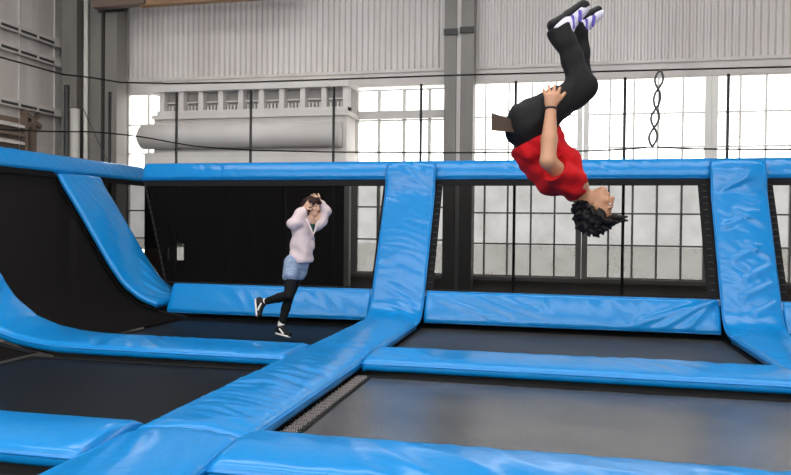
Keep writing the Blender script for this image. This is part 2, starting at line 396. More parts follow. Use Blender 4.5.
low = [(-7.47, 6, 2.40), (-7.47, 8.49, 2.52), (-7.47, 9.71, 2.65), (-7.45, 10.36, 2.74), (-7.05, YN-.05, 2.74), (-6.72, YN-.03, 2.69), (-6.25, YN-.03, 2.60), (-5.8, YN-.03, 2.53), (-4.91, YN-.03, 2.465), (-3.55, YN-.03, 2.42), (-1.71, YN-.03, 2.385), (0.01, YN-.03, 2.38), (.86, YN-.03, 2.40), (1.22, YN-.03, 2.425)]
tag(MB().tube(smooth_path(resample(low, .12)[0], 3), .012, 6).build('net_rope', ROPE, None, True), 'black rope sagging across the net from the left corner to the twisted rope', 'rope')
low2 = [(1.37, YN-.03, 2.43), (1.81, YN-.03, 2.40), (2.5, YN-.03, 2.385), (3.12, YN-.03, 2.375), (5.2, YN-.03, 2.37)]
tag(MB().tube(resample(low2, .12)[0], .012, 6).build('net_rope', ROPE, None, True), 'black rope stretched just above the top rail, right of the twisted rope', 'rope')
tw = thing('twisted_rope', 'loosely twisted grey rope hanging from the net cable near the right', 'rope', (1.35, YN-.03, 2.9))
for sgn in (1, -1):
    pts = []
    for i in range(61):
        s = i/60; ph = 4*PI*s
        pts.append((1.385-.09*s+sgn*.055*math.sin(ph)*(1 if not .3 < s < .45 else .8), YN-.06-sgn*.012*math.cos(ph), 3.53-1.1*s))
    MB().tube(pts, .017, 6).build('strand', GREYROPE, tw, True)
poles = [(-6.28, 'leftmost black net pole, by the left end of the pale drum'), (-4.94, 'black net pole in front of the middle of the pale drum'), (-3.52, 'black net pole in front of the right end of the pale drum'),
         (-2.105, 'black net pole just left of the grey back column'), (-.655, 'black net pole right of the grey back column, near the brown flap'), (.92, 'black net pole behind the knees and head of the man'), (2.32, 'black net pole right of the twisted rope')]
for x, lb in poles:
    tag(MB().tube([(x, YN+.05, -1), (x, YN+.05, 3.46)], .022, 8).build('net_pole', STEEL, None, True), lb, 'pole', 'net poles')
tag(MB().tube([(-7.77, 10.22, -1), (-7.77, 10.22, 3.47)], .045, 8).build('net_pole', STEEL, None, True), 'thick black net pole standing behind the left wall rail', 'pole', 'net poles')
tag(MB().tube([(-7.86, 11.5, -1), (-7.86, 11.5, 3.6)], .03, 8).build('net_pole', STEEL, None, True), 'dark net pole in front of the grey corner column', 'pole', 'net poles')
gw = [at_x(83, 108, -8.0), at_x(100, 146, -7.85), at_x(107, 164, -7.5)+np.array([0, 0, .07])]
tag(MB().tube(gw, .008, 6).build('guy_wire', GREYROPE, None, True), 'thin slanting wire in front of the corner column', 'wire')

# ------------------------------------------------------------------ hall
YW = 13.5
def struct(o): return tag(o, kind='structure')
struct(MB().box((-10.4, -4.2, -1.1), (7.1, YW+.2, -1.0)).build('floor', CONC))
# corrugated back wall
V, F = [], []; x = -8.9; p = .115; prof = []
while x < 6.9:
    prof += [(x, 0), (x+p*.34, 0), (x+p*.5, -.06), (x+p*.84, -.06)]; x += p
prof.append((x, 0))
for (xx, dy) in prof: V += [(xx, YW+dy, 4.22), (xx, YW+dy, 7.2)]
for i in range(len(prof)-1): F.append((2*i, 2*i+2, 2*i+3, 2*i+1))
struct(mesh_obj('wall_back', V, F, CORR))
struct(MB().box((-10.2, 13.38, -1), (-8.88, 13.6, 7.2)).build('wall_back_corner', COLM))
wbk = bpy.data.objects['wall_back']
mb = MB().box((-8.9, YW-.03, 3.93), (6.9, YW+.10, 4.24)); mb.box((-8.9, YW-.07, 4.18), (6.9, YW-.03, 4.235)); mb.box((-8.9, YW-.05, 3.93), (6.9, YW-.03, 3.97))
struct(mb.build('trim_1', TRIM))
mb = MB().box((-10.2, YW-.01, -1), (6.9, YW+.15, .30)); struct(mb.build('wall_back_dado', SILLW))
mb = MB().box((-8.9, YW-.10, .27), (6.9, YW+.10, .345)); struct(mb.build('trim_2', TRIM))
# windows
RZ = [.36, .95, 1.52, 2.11, 2.70, 3.30, 3.93]
def window(n, x0, x1, cols, rz, fm, thin=.017, edge=.05):
    mb = MB()
    for k in range(cols+1):
        xx = x0+(x1-x0)*k/cols; hw = edge if k in (0, cols) else thin
        mb.box((xx-hw, YW-.03, rz[0]-.015), (xx+hw, YW+.04, rz[-1]))
    for z in rz: mb.box((x0, YW-.022, z-.014), (x1, YW+.035, z+.014))
    o = struct(mb.build('window_%d' % n, fm))
    V, F = [], []
    for i in range(cols):
        for j in range(len(rz)-1):
            a, b = x0+(x1-x0)*i/cols, x0+(x1-x0)*(i+1)/cols; k = len(V)
            V += [(a, YW, rz[j]), (b, YW, rz[j]), (b, YW, rz[j+1]), (a, YW, rz[j+1])]; F.append((k, k+1, k+2, k+3))
    mesh_obj('glass_panes', V, F, PANE, o)
    return o
edges = [-8.87, -6.23, -4.0, -1.83, .41, 2.57, 4.73, 6.9]
for n in range(7):
    if n == 2: w2 = window(3, edges[2]+.12, edges[3]-.085, 4, [.36, 1.0, 1.62, 2.2, 2.45, 3.28, 3.45, 3.86], FRAMEL, .03, .08)
    else: window(n+1, edges[n]+.055, edges[n+1]-.055, 5, RZ, FRAMEL if n < 2 else FRAMEM)
mb = MB().box((-3.95, YW-.12, 3.30), (-2.1, YW-.03, 3.44)); mb.build('transom_beam', TRIM, w2)
YFR = -4.0
mb = MB(); SKY = [(-1.0, 1.2), (3.2, 5.2), (7.6, 9.4)]; y0 = YFR  # unseen roof, added with openings so daylight reaches the court
for a, b in SKY+[(YW+.2, None)]:
    mb.box((-10.4, y0, 7.2), (7.0, a, 7.35)); y0 = b
    if b:
        mb.box((-10.4, a, 7.2), (-8.5, b, 7.35)); mb.box((5.5, a, 7.2), (7.0, b, 7.35))
        for x in (-5.0, -1.5, 2.0): mb.box((x-.06, a, 7.2), (x+.06, b, 7.35))
struct(mb.build('ceiling_added', CEIL))
struct(MB().box((6.9, YFR, -1), (7.1, YW+.2, 7.2)).build('wall_right_added', PANEL))  # unseen wall, added to shut out sky light from the right
mb = MB().box((-10.4, YFR-.2, -1), (7.1, YFR, 2.6))  # unseen wall, added; left open above to let in front daylight
for x in (-10.3, -6, -1.7, 2.6, 6.9): mb.box((x-.1, YFR-.2, 2.6), (x+.1, YFR, 7.2))
struct(mb.build('wall_front_added', PANEL))
# left wall of the hall
struct(MB().box((-10.4, -4, -1), (-10.2, YW, 7.2)).build('wall_left', PANEL))
mb = MB()
for z in (4.94, 4.54, 3.52):
    mb.box((-10.2, -1, z-.03), (-10.06, YW-.3, z+.03)); mb.box((-10.08, -1, z-.09), (-10.05, YW-.3, z+.06))
struct(mb.build('trim_3', TRIM))
mb = MB()
for z in (4.94, 4.54, 3.52):
    for k in range(27):
        y = -.6+.5*k; mb.box((-10.055, y, z-.06), (-10.04, y+.42, z-.01))
mb.build('slot', COLD, bpy.data.objects['trim_3'])
mb = MB()
for k in range(14): mb.box((-10.2, k*1.0, -1), (-10.17, k*1.0+.05, 7.2))
struct(mb.build('trim_4', TRIM))
lv = thing('louvre_vent', 'small brown slatted vent on the left hall wall, just above the blue rail', 'vent', (-10.1, 11.6, 2.6))
mb = MB(); mb.box((-10.19, 11.2, 2.2), (-10.14, 11.95, 3.25)); mb.build('back_plate', RUST, lv)
for k in range(6):
    z = 2.3+.16*k; MB().hexa([(-10.14, 11.2, z), (-10.0, 11.2, z-.05), (-10.0, 11.95, z-.05), (-10.14, 11.95, z), (-10.14, 11.2, z+.05), (-10.0, 11.2, z), (-10.0, 11.95, z), (-10.14, 11.95, z+.05)]).build('slat', TRIM if k % 2 else RUST, lv)
st = thing('wall_bracket', 'brown steel bracket beside the slatted vent on the left hall wall', 'bracket', (-10.1, 12.1, 2.6))
MB().box((-10.18, 12.02, 2.2), (-10.05, 12.1, 3.4)).build('upright', RUST, st)
MB().box((-10.18, 12.25, 2.2), (-10.05, 12.33, 3.3)).build('upright', RUST, st)
mb = MB(); mb.beam((-10.1, 12.0, 3.4), (-10.1, 12.5, 3.15), .08, .06, up=(1, 0, 0)); mb.beam((-10.1, 12.5, 3.42), (-10.1, 12.1, 3.1), .08, .05, up=(1, 0, 0)); mb.build('cross_brace', RUST, st)

# corner column and back column
def hcol(label, cx, cy, w, d, m, web_m, fl=.05):
    root = thing('steel_column', label, 'column', (cx, cy, -1), 'steel columns')
    for s in (-1, 1): MB().box((cx+s*w/2-(fl if s > 0 else 0), cy-d/2, -1), (cx+s*w/2+(0 if s > 0 else fl), cy+d/2, 7.2)).build('flange', m, root)
    MB().box((cx-w/2+fl, cy-.03, -1), (cx+w/2-fl, cy+.03, 7.2)).build('web', web_m, root)
    return root
cc = thing('steel_column', 'wide dark corner column at the left with a deep slot in it', 'column', (-9.3, 13.1, -1), 'steel columns')
MB().box((-9.97, 12.95, -1), (-9.62, 13.3, 7.2)).build('flange', COLM, cc)
MB().box((-9.62, 13.15, -1), (-9.36, 13.3, 7.2)).build('web', COLD, cc)
MB().box((-9.36, 12.95, -1), (-8.70, 13.3, 7.2)).build('flange', COLM, cc)
MB().box((-9.02, 12.90, -1), (-8.97, 12.95, 7.2)).build('rib', COLD, cc)
tag(MB().tube([(-9.34, 12.86, -1), (-9.34, 12.86, 7.0)], .045, 10).build('downpipe', PIPEW, None, True), 'thin pale pipe running down the dark corner column', 'pipe')
tag(MB().tube([(-9.55, 12.82, -1), (-9.55, 12.82, 3.55)], .09, 12).build('pipe_stub', PIPEW, None, True), 'short thick pale pipe in the slot of the corner column', 'pipe')
bc = thing('steel_column', 'grey back column between the left and right windows', 'column', (-1.80, 13.2, -1), 'steel columns')
MB().box((-2.06, 13.0, -1), (-1.84, 13.42, 7.2)).build('flange', COLM, bc)
MB().box((-1.76, 13.0, -1), (-1.53, 13.42, 7.2)).build('flange', COLM, bc)
MB().box((-1.84, 13.05, -1), (-1.76, 13.42, 7.2)).build('web', TRIM, bc)
MB().box((-2.07, 12.96, 4.72), (-1.82, 13.0, 4.83)).build('clamp', COLD, bc)
MB().box((-1.78, 12.96, 4.74), (-1.52, 13.0, 4.85)).build('clamp', COLD, bc)
a, b = at_y(108, 4, 12.7), at_y(300, -9, 12.7)
tb = thing('roof_beam', 'brown timber roof beam at the top left of the picture', 'beam', tuple(a))
mb = MB(); dirv = (b-a); mb.beam(a+dirv*.18, b, .18, .20); mb.build('beam', TIMBER, tb)
mb = MB(); mb.beam(a-dirv*.06+np.array([0, -.05, .02]), a+dirv*.22+np.array([0, -.05, .04]), .2, .24); mb.build('end_bracket', RUST, tb)
MB().beam(at_y(99, 10, 12.92), at_y(127, 9, 12.92), .06, .09).build('tie_bar', COLD, cc)

# booth between the corner and the left window
BY = 12.6
bx0, bx1 = -7.86, -3.78
bo = thing('roller_door_booth', 'booth with pale upper wall, small vents and a dark lower front', 'booth', (-5.7, BY, -1))
MB().box((bx0, BY, 2.25), (bx1, BY+.75, 2.62)).build('fascia', CREAM, bo)
mb = MB().box((bx0+.1, BY+.18, 2.6), (bx1-.05, BY+.75, 3.30)); mb.build('upper_wall', CREAM, bo)
mb = MB().box((bx0+.1, BY+.10, 3.28), (bx1+.02, BY+.75, 3.36)); mb.box((bx0, BY+.06, 3.80), (bx1+.02, BY+.75, 3.92)); mb.build('cornice', CREAM, bo)
MB().box((bx0+.15, BY+.32, 3.36), (bx1, BY+.75, 3.8)).build('vent_back', VENTD, bo)
mb = MB(); n = 9
for k in range(n+1):
    xx = bx0+.3+(bx1-bx0-.36)*k/n; mb.box((xx-.05, BY+.12, 3.36), (xx+.05, BY+.34, 3.80))
mb.box((bx0+.2, BY+.115, 3.365), (bx1-.01, BY+.32, 3.44)); mb.build('vent_frame', CREAM, bo)
for k in range(n):
    xx = bx0+.3+(bx1-bx0-.36)*(k+.5)/n; mb = MB()
    for j in range(4): mb.box((xx-.13+.07*j, BY+.24, 3.44), (xx-.10+.07*j, BY+.30, 3.55))
    mb.box((xx-.15, BY+.24, 3.60), (xx+.15, BY+.31, 3.625)); mb.build('vent_grille', CREAM, bo)
dr = MB().tube([(bx0-.14, BY+.06, 2.93), (bx0-.05, BY+.06, 2.93), (bx1-.12, BY+.06, 2.93)], [.13, .235, .235], 28).build('roller_drum', CREAM, bo, True)
c = at_y(178, 252, BY); z0, z1 = c[2]-.16, c[2]+.16
mb = MB().box((bx0, BY+.02, -1), (bx1, BY+.10, z0)); mb.box((bx0, BY+.02, z1), (bx1, BY+.10, 2.25))
for a, b in ((bx0, c[0]-.24), (c[0]-.20, c[0]-.09), (c[0]+.11, bx1)): mb.box((a, BY+.02, z0), (b, BY+.10, z1))
mb.build('dark_front', DARKB, bo)
for a, b in ((c[0]-.24, c[0]-.20), (c[0]-.09, c[0]+.11)): mesh_obj('small_window', [(a, BY+.06, z0), (b, BY+.06, z0), (b, BY+.06, z1), (a, BY+.06, z1)], [(0, 1, 2, 3)], PANE, bo)
mb = MB().box((bx1-.02, BY-.02, -1), (bx1+.07, BY+.12, 2.25)); mb.build('edge_post', FRAMEL, bo)
struct(MB().box((-60, YW+.6, -1.05), (60, 90, -1.0)).build('ground_outside', OUTG))

# ------------------------------------------------------------------ implicit-surface modelling for the two people
class Field:
    def __init__(s, lo, hi, h):
        s.h = h; s.lo = np.array(lo, float); s.n = np.ceil((np.array(hi)-s.lo)/h).astype(int)+1
        s.d = np.full(s.n, 1., np.float32)
    def sub(s, lo, hi):
        a = np.clip(np.floor((np.array(lo)-s.lo)/s.h).astype(int), 0, s.n); b = np.clip(np.ceil((np.array(hi)-s.lo)/s.h).astype(int)+1, 0, s.n)
        sl = tuple(slice(i, j) for i, j in zip(a, b))
        g = np.stack(np.meshgrid(*[s.lo[i]+s.h*np.arange(a[i], b[i]) for i in range(3)], indexing='ij'), -1)
        return sl, g
    def mix(s, sl, d, k, cut=False):
        o = s.d[sl]
        if cut: s.d[sl] = np.maximum(o, -d); return
        if k > 0:
            h = np.maximum(k-np.abs(o-d), 0)/k; s.d[sl] = np.minimum(o, d)-h*h*k/4
        else: s.d[sl] = np.minimum(o, d)
    def cone(s, a, b, ra, rb, k=.02, flat=None, cut=False):
        a, b = np.array(a, float), np.array(b, float); m = (max(ra, rb))*(flat[1] if flat else 1)+k+.03
        sl, g = s.sub(np.minimum(a, b)-m, np.maximum(a, b)+m)
        if g.size == 0: return
        ba = b-a; p = g-a
        if flat is not None:
            n = np.array(flat[0], float); n /= np.linalg.norm(n)
            p = p-((p@n)*(1-1/flat[1]))[..., None]*n; ba = ba-n*(ba@n)*(1-1/flat[1])
        t = np.clip((p@ba)/(ba@ba+1e-9), 0, 1)
        s.mix(sl, np.linalg.norm(p-t[..., None]*ba, axis=-1)-(ra+(rb-ra)*t), k, cut)
    def ell(s, c, ax, r, k=.02, cut=False):
        c = np.array(c, float); r = np.array(r, float); m = r.max()+k+.03
        sl, g = s.sub(c-m, c+m)
        if g.size == 0: return
        A = np.array(ax, float); q = (g-c)@A.T
        k0 = np.linalg.norm(q/r, axis=-1); k1 = np.linalg.norm(q/r**2, axis=-1)+1e-9
        s.mix(sl, k0*(k0-1)/k1, k, cut)
    def plane(s, c, n, lo=None, hi=None):   # keep the side n points away from
        sl, g = s.sub(lo if lo is not None else s.lo, hi if hi is not None else s.lo+s.h*s.n)
        n = np.array(n, float); n /= np.linalg.norm(n)
        s.d[sl] = np.maximum(s.d[sl], (g-np.array(c))@n)
    def wrinkle(s, amp, freq, seed, dirs=None):
        r = np.random.default_rng(seed); sl, g = s.sub(s.lo, s.lo+s.h*s.n); w = 0
        for i in range(6):
            v = r.normal(size=3) if dirs is None else np.array(dirs[i % len(dirs)])+r.normal(size=3)*.35
            v = v/np.linalg.norm(v)*freq*(.6+.9*r.random())
            u = r.normal(size=3)*freq*.35
            w = w+np.sin(g@v+1.5*np.sin(g@u+r.random()*6)+r.random()*6)
        s.d += (amp*w/2.2).astype(np.float32)
    def mesh(s):
        d = s.d; n = np.array(d.shape)-1; ins = d < 0
        pos = np.zeros((*n, 3), np.float32); cnt = np.zeros(n, np.float32)
        cor = [(i, j, k) for i in (0, 1) for j in (0, 1) for k in (0, 1)]
        def S(c): return tuple(slice(c[i], c[i]+n[i]) for i in range(3))
        for c in cor:
            for ax in range(3):
                if c[ax] == 1: continue
                e = list(c); e[ax] = 1
                a, b = d[S(c)], d[S(e)]; m = (a < 0) != (b < 0)
                t = np.where(m, a/np.where(m, a-b, 1), 0)
                for i in range(3): pos[..., i] += np.where(m, (t if i == ax else c[i]), 0)
                cnt += m
        act = cnt > 0; idx = np.full(n, -1, np.int64); idx[act] = np.arange(act.sum())
        cells = np.argwhere(act); V = s.lo+s.h*(cells+pos[act]/cnt[act][:, None])
        F = []
        for ax in range(3):
            o1, o2 = (ax+1) % 3, (ax+2) % 3
            a = ins[tuple(slice(0, -1) if i == ax else slice(1, -1) for i in range(3))]
            b = ins[tuple(slice(1, None) if i == ax else slice(1, -1) for i in range(3))]
            for flip in (False, True):
                q = np.argwhere((a & ~b) if not flip else (~a & b))
                if len(q) == 0: continue
                base = q.copy(); base[:, o1] += 1; base[:, o2] += 1
                def I(d1, d2):
                    z = base.copy(); z[:, o1] += d1; z[:, o2] += d2; return idx[z[:, 0], z[:, 1], z[:, 2]]
                f = np.stack([I(-1, -1), I(0, -1), I(0, 0), I(-1, 0)], 1)
                F.append(f if not flip else f[:, ::-1])
        return V, np.concatenate(F)
    def build(s, name, m, parent, label=None):
        V, F = s.mesh(); o = mesh_obj(name, V, F.tolist(), m, parent, True)
        if label: o['label'] = label
        return o
def unit(v): v = np.array(v, float); return v/np.linalg.norm(v)

SKIN = mat('warm_skin', (.42, .215, .125), .5); SKING = mat('light_skin', (.60, .36, .25), .5)
RED = mat('red_cotton', (.44, .005, .009), .85, spec=.2, bump=(60, .15)); BLK = mat('black_trouser_cloth', (.011, .011, .012), .8, spec=.2, bump=(80, .15))
BROWN = mat('brown_cloth', (.055, .034, .024), .85); HAIR = mat('black_hair', (.006, .004, .004), .6, spec=.25)
HAIRG = mat('dark_auburn_hair', (.020, .006, .006), .6, spec=.2); SOLE = mat('black_rubber', (.008, .008, .010), .6, spec=.25)
LILAC = mat('white_lilac_shoe', (.62, .60, .72), .6); PURP = mat('purple_stripe', (.09, .065, .42), .5)
WHITE = mat('white_knit', (.60, .49, .50), .85, bump=(120, .2)); DENIM = mat('washed_denim', (.17, .24, .38), .85, var=(40, (.32, .38, .48)))
LEGG = mat('black_leggings', (.006, .006, .007), .7, spec=.2); GREEN = mat('dark_green_top', (.012, .075, .05), .7)
EYEW = mat('eye_white', (.42, .38, .35), .3); EYED = mat('eye_dark', (.02, .012, .008), .2); LIP = mat('lip', (.42, .14, .11), .5)
BAND = mat('black_band', (.01, .01, .01), .5); SOCK = mat('white_sock', (.7, .68, .66), .85)

def head(Fd, c, U, Fc, S, s=1., k=.012):
    """cranium, jaw, nose, brow, lips, ears; c = head centre, U = to crown, Fc = to face, S = side"""
    ax = np.array([S, Fc, U]); P = lambda a, b, h: c+s*(S*a+Fc*b+U*h)
    Fd.ell(P(0, -.012, .030), ax, np.array([.074, .095, .088])*s, .02)
    Fd.ell(P(0, .026, -.035), ax, np.array([.058, .066, .075])*s, .03)
    Fd.ell(P(0, .066, -.092), ax, np.array([.026, .022, .020])*s, .025)
    Fd.cone(P(0, .088, .022), P(0, .108, -.022), .009*s, .014*s, .014)
    Fd.ell(P(0, .086, -.056), ax, np.array([.024, .013, .012])*s, .008)
    for g in (-1, 1):
        Fd.ell(P(g*.031, .083, .032), ax, np.array([.022, .012, .008])*s, .012)
        Fd.ell(P(g*.040, .070, -.020), ax, np.array([.020, .016, .016])*s, .02)
        Fd.ell(P(g*.031, .096, .014), ax, np.array([.013, .012, .010])*s, .0, cut=True)
        Fd.ell(P(g*.076, -.006, -.004), ax, np.array([.010, .020, .032])*s, .006)
def face_bits(root, c, U, Fc, S, s=1.):
    ax = np.array([S, Fc, U])
    for g in (-1, 1):
        e = Field(c-.2, c+.2, .0035); p = c+s*(S*g*.031+Fc*.080+U*.012); e.ell(p, ax, np.array([.0125]*3)*s, 0); eo = e.build('eye', EYEW, root)
        i = Field(p-.03, p+.03, .0025); i.ell(p+Fc*.009*s, ax, np.array([.0062, .0062, .0062])*s, 0); i.build('iris', EYED, eo)
        b = Field(p-.05, p+.05, .003); b.cone(p+s*(S*-.016+Fc*.010+U*.022), p+s*(S*.016+Fc*.010+U*.022), .0042*s, .0042*s, 0); b.build('eyebrow', HAIR, root)
    l = Field(c-.2, c+.2, .003); q = c+s*(Fc*.096-U*.056); l.ell(q, ax, np.array([.020, .006, .0075])*s, 0); l.build('lips', LIP, root)

def fingers(Fd, wrist, knuck, tips, thumb, r=.0085):
    for kx, tp in zip(knuck, tips):
        kx, tp = np.array(kx), np.array(tp)
        Fd.cone(wrist, kx, .017, .012, .012)
        md = kx*.5+tp[0]*.5 if tp.ndim > 1 else None
        Fd.cone(kx, tp[0], r*1.12, r, .004); Fd.cone(tp[0], tp[1], r, r*.8, .003)
    Fd.cone(thumb[0], thumb[1], r*1.5, r*1.2, .008); Fd.cone(thumb[1], thumb[2], r*1.2, r*.85, .004)

# ---- the man, upside down over the near bed
DM = 4.1
def m_(x, y, c=0.): return at_d(x, y, DM+c)
man = thing('person', 'man in red T-shirt and black trousers somersaulting upside down in the air', 'person', tuple(m_(550, 140)))
B = lambda pts, pad_=.16: (np.min(pts, 0)-pad_, np.max(pts, 0)+pad_)
hipL, hipR = m_(529, 122, -.095), m_(529, 122, .095)
kneL, kneR = m_(583.5, 88, -.12), m_(583, 86, .13)
ankL, ankR = m_(561, 31, -.10), m_(574, 28, .12)
pel = m_(528, 121); wai = m_(541, 145); che = m_(560, 172); nkb = m_(580, 194)
shL, shR = m_(570, 182, -.165), m_(570, 182, .165)
elL, wrL = m_(548, 161, -.30), m_(551, 107, -.235)
elR, wrR = m_(550, 160, .30), m_(556, 112, .23)
U = unit(-CU*.95+CR*.28); Fc0 = unit(CR*.90+CU*.27-CF*.38); Fc = unit(Fc0-U*(Fc0@U)); S = np.cross(U, Fc)
hc = m_(597, 206)
latm = CF; frt = unit(np.cross(latm, unit(che-pel))); 
if frt@CR < 0: frt = -frt
allp = [hipL, kneL, kneR, ankL, ankR, elL, elR, hc, shL, shR, m_(553, 84, -.25)]
lo, hi = B(allp)
bd = Field(lo, hi, .006)
bd.cone(pel, wai, .10, .095, .03, (latm, 1.45)); bd.cone(wai, che, .095, .105, .03, (latm, 1.45)); bd.cone(che, m_(575, 186), .10, .07, .03, (latm, 1.7))
bd.cone(nkb-unit(hc-nkb)*.03, hc-U*.02-Fc*.03, .058, .052, .03)
for a, b, cc_ in ((hipL, kneL, ankL), (hipR, kneR, ankR)):
    bd.cone(a, b, .085, .055, .02); bd.cone(b, cc_, .052, .036, .02)
for s_, e_, w_ in ((shL, elL, wrL), (shR, elR, wrR)):
    bd.cone(s_*.8+che*.2, s_, .06, .056, .03); bd.cone(s_, e_, .052, .041, .02); bd.cone(e_, e_*.6+w_*.4, .041, .042, .015); bd.cone(e_*.6+w_*.4, w_, .042, .027, .015)
head(bd, hc, U, Fc, S, .87)
# hands laid on the thighs, fingers spread
def hand_m(sg, w):
    dx = 0 if sg < 0 else 4; dy = 0 if sg < 0 else 4; c0 = -.235 if sg < 0 else .23; i = -sg
    q = lambda x, y, c: m_(x+dx, y+dy, c0+i*c)
    kn = [q(546.5, 96.5, .0), q(550, 95, -.004), q(554, 95, -.004), q(557.5, 96.5, 0)]
    tp = [(q(544.5, 92.5, .006), q(543.5, 89.5, .022)), (q(549, 90, .006), q(548.5, 85.5, .024)), (q(554, 90, .006), q(554.5, 85.8, .024)), (q(558.5, 91.5, .006), q(560, 88, .022))]
    fingers(bd, w, kn, tp, (q(556, 102, 0), q(561, 97.5, .004), q(565, 93, .012)), .0105)
    bd.cone(q(551, 103, 0), q(552, 97.5, 0), .026, .027, .012, (CR, 1.35))
hand_m(-1, wrL); hand_m(1, wrR)
bd.build('body', SKIN, man)
face_bits(man, hc, U, Fc, S, .87)
# hair: a mass of curls over the cranium and falling off the crown
hr = Field(hc-.28, hc+.28, .005)
r3 = np.random.default_rng(3)
hr.ell(hc+U*.036-Fc*.028, np.array([S, Fc, U]), (.078, .088, .072), .02)
n = 0
while n < 330:
    v = unit(r3.normal(size=3)); f_, u_ = v@Fc, v@U
    if u_ < (-.62 if f_ < -.3 else -.30-.3*f_) or (f_ > .35 and u_ < .62) or (u_ < .15 and f_ > .12): continue
    rr = .083+.028*r3.random()+.02*max(0, -f_); p = hc+U*.026-Fc*.010+v*rr*np.array([1, 1, 1])
    q = p+unit(r3.normal(size=3))*.03+U*.012
    hr.cone(p, q, .016*(.6+.6*r3.random()), .008, .006); n += 1
for k in range(26):   # loose tufts at the forehead, hanging down and out
    p = hc+U*(.078+.022*r3.random())+Fc*(.02+.07*r3.random())+S*.05*r3.normal()
    q = p+U*(.005+.025*r3.random())+Fc*(.02+.04*r3.random())+S*.015*r3.normal()
    hr.cone(p, q, .014, .006, .006)
hr.build('hair', HAIR, man, 'thick curly black hair')
# T-shirt
ts = Field(lo, hi, .006)
ts.cone(m_(533, 134), wai, .118, .122, .04, (latm, 1.45)); ts.cone(wai, che, .122, .125, .04, (latm, 1.42)); ts.cone(che, m_(574, 188), .118, .075, .04, (latm, 1.65))
ts.cone(m_(524, 150), m_(550, 180), .072, .075, .05, (latm, 1.9))
for s_, e_ in ((shL, elL), (shR, elR)): ts.cone(s_*.7+che*.3, s_, .085, .075, .03); ts.cone(s_, s_*.25+e_*.75, .072, .079, .03)
ts.wrinkle(.007, 40, 4, [unit(nkb-pel), frt])
ts.plane(m_(531.5, 140.5), unit(m_(531, 140)-m_(537, 152)))            # hem
for s_, e_ in ((shL, elL), (shR, elR)):
    cpt = s_*.42+e_*.58; dv = unit(e_-s_); ts.plane(cpt, dv, cpt-.13, cpt+.13) if False else None
    ts.cone(cpt+dv*.10, cpt+dv*.25, .105, .105, 0, cut=True)
ts.cone(nkb+unit(hc-nkb)*.035, nkb+unit(hc-nkb)*.2, .062, .075, 0, cut=True)   # neckline
ts.build('t_shirt', RED, man, 'red T-shirt')
# trousers
tr = Field(lo, hi, .006)
tr.cone(pel, m_(532, 133), .112, .112, .04, (latm, 1.42)); tr.cone(m_(520, 128), m_(526, 118), .08, .085, .04, (latm, 1.8))
for a, b, c_ in ((hipL, kneL, ankL), (hipR, kneR, ankR)):
    tr.cone(a, b, .106, .073, .03); tr.cone(b, b*.45+c_*.55, .073, .058, .03); tr.cone(b*.45+c_*.55, c_, .058, .071, .02)
tr.wrinkle(.006, 40, 9, [unit(kneL-hipL), unit(ankL-kneL)])
for b, c_ in ((kneL, ankL), (kneR, ankR)):
    dv = unit(c_-b); tr.cone(c_+dv*.095, c_+dv*.2, .10, .10, 0, cut=True)
dv = unit(m_(541, 147)-m_(530, 127)); tr.cone(m_(538, 143)+dv*.16, m_(538, 143)+dv*.3, .17, .17, 0, (latm, 1.4), cut=True)
tr.build('trousers', BLK, man, 'loose black trousers')
# brown flap hanging off the seat
q4 = [(491.5, 112.5), (520, 122), (520, 133), (491.5, 130.5)]
tag(MB().hexa([m_(x, y, -.13+.02*(x > 500)) for x, y in q4]+[m_(x, y, .13-.02*(x > 500)) for x, y in q4]).build('waist_flap', BROWN, man), 'brown loose flap hanging at the back of the waist')
wb_ = unit(elL-wrL); ring = [wrL+wb_*.012+.031*(math.cos(t)*unit(np.cross(wb_, CF))+math.sin(t)*unit(np.cross(wb_, np.cross(wb_, CF)))) for t in np.linspace(0, 2*PI, 25)]
MB().tube(ring, .006, 6).build('wristband', BAND, man, True)
def shoe_m(heel, toe, c, col_up):
    H, T = m_(*heel, c), m_(*toe, c); ax = unit(T-H); nrm = unit(-CR*.75+CU*.66); nrm = unit(nrm-ax*(nrm@ax)); sd = np.cross(ax, nrm)
    sh = Field(np.minimum(H, T)-.15, np.maximum(H, T)+.15, .005)
    P = lambda l, n, s=0: H+ax*l+nrm*n+sd*s
    sh.cone(P(.03, -.03), P(.22, -.02), .036, .032, .02, (sd, 1.15)); sh.cone(P(.05, -.085), P(.08, -.04), .042, .04, .03); sh.cone(P(.09, -.06), P(.19, -.03), .034, .026, .03)
    o = sh.build('shoe', LILAC, man, 'white and lilac sports shoe with black sole')
    so = Field(np.minimum(H, T)-.15, np.maximum(H, T)+.15, .005)
    so.cone(P(.025, .0), P(.12, -.005), .026, .024, .01, (sd, 1.7)); so.cone(P(.12, -.005), P(.225, .0), .028, .024, .01, (sd, 1.75)); so.cone(P(.01, -.04), P(.02, -.01), .030, .03, .02)
    so.build('sole', SOLE, o)
    for l in (.10, .15):
        for g in (-1, 1):
            st_ = Field(np.minimum(H, T)-.15, np.maximum(H, T)+.15, .005)
            st_.cone(P(l, -.085+.2*(l-.085), g*.030), P(l+.025, -.03, g*.036), .009, .012, 0)
            st_.build('side_stripe', PURP, o)
    to = Field(T-.15, T+.15, .005); to.ell(T-ax*.015-nrm*.014, np.array([ax, nrm, sd]), (.045, .034, .042), .01); to.build('toe_cap', SOLE, o)
shoe_m((549, 27), (583, 4), -.10, 0); shoe_m((563, 27), (592, 13), .12, 1)

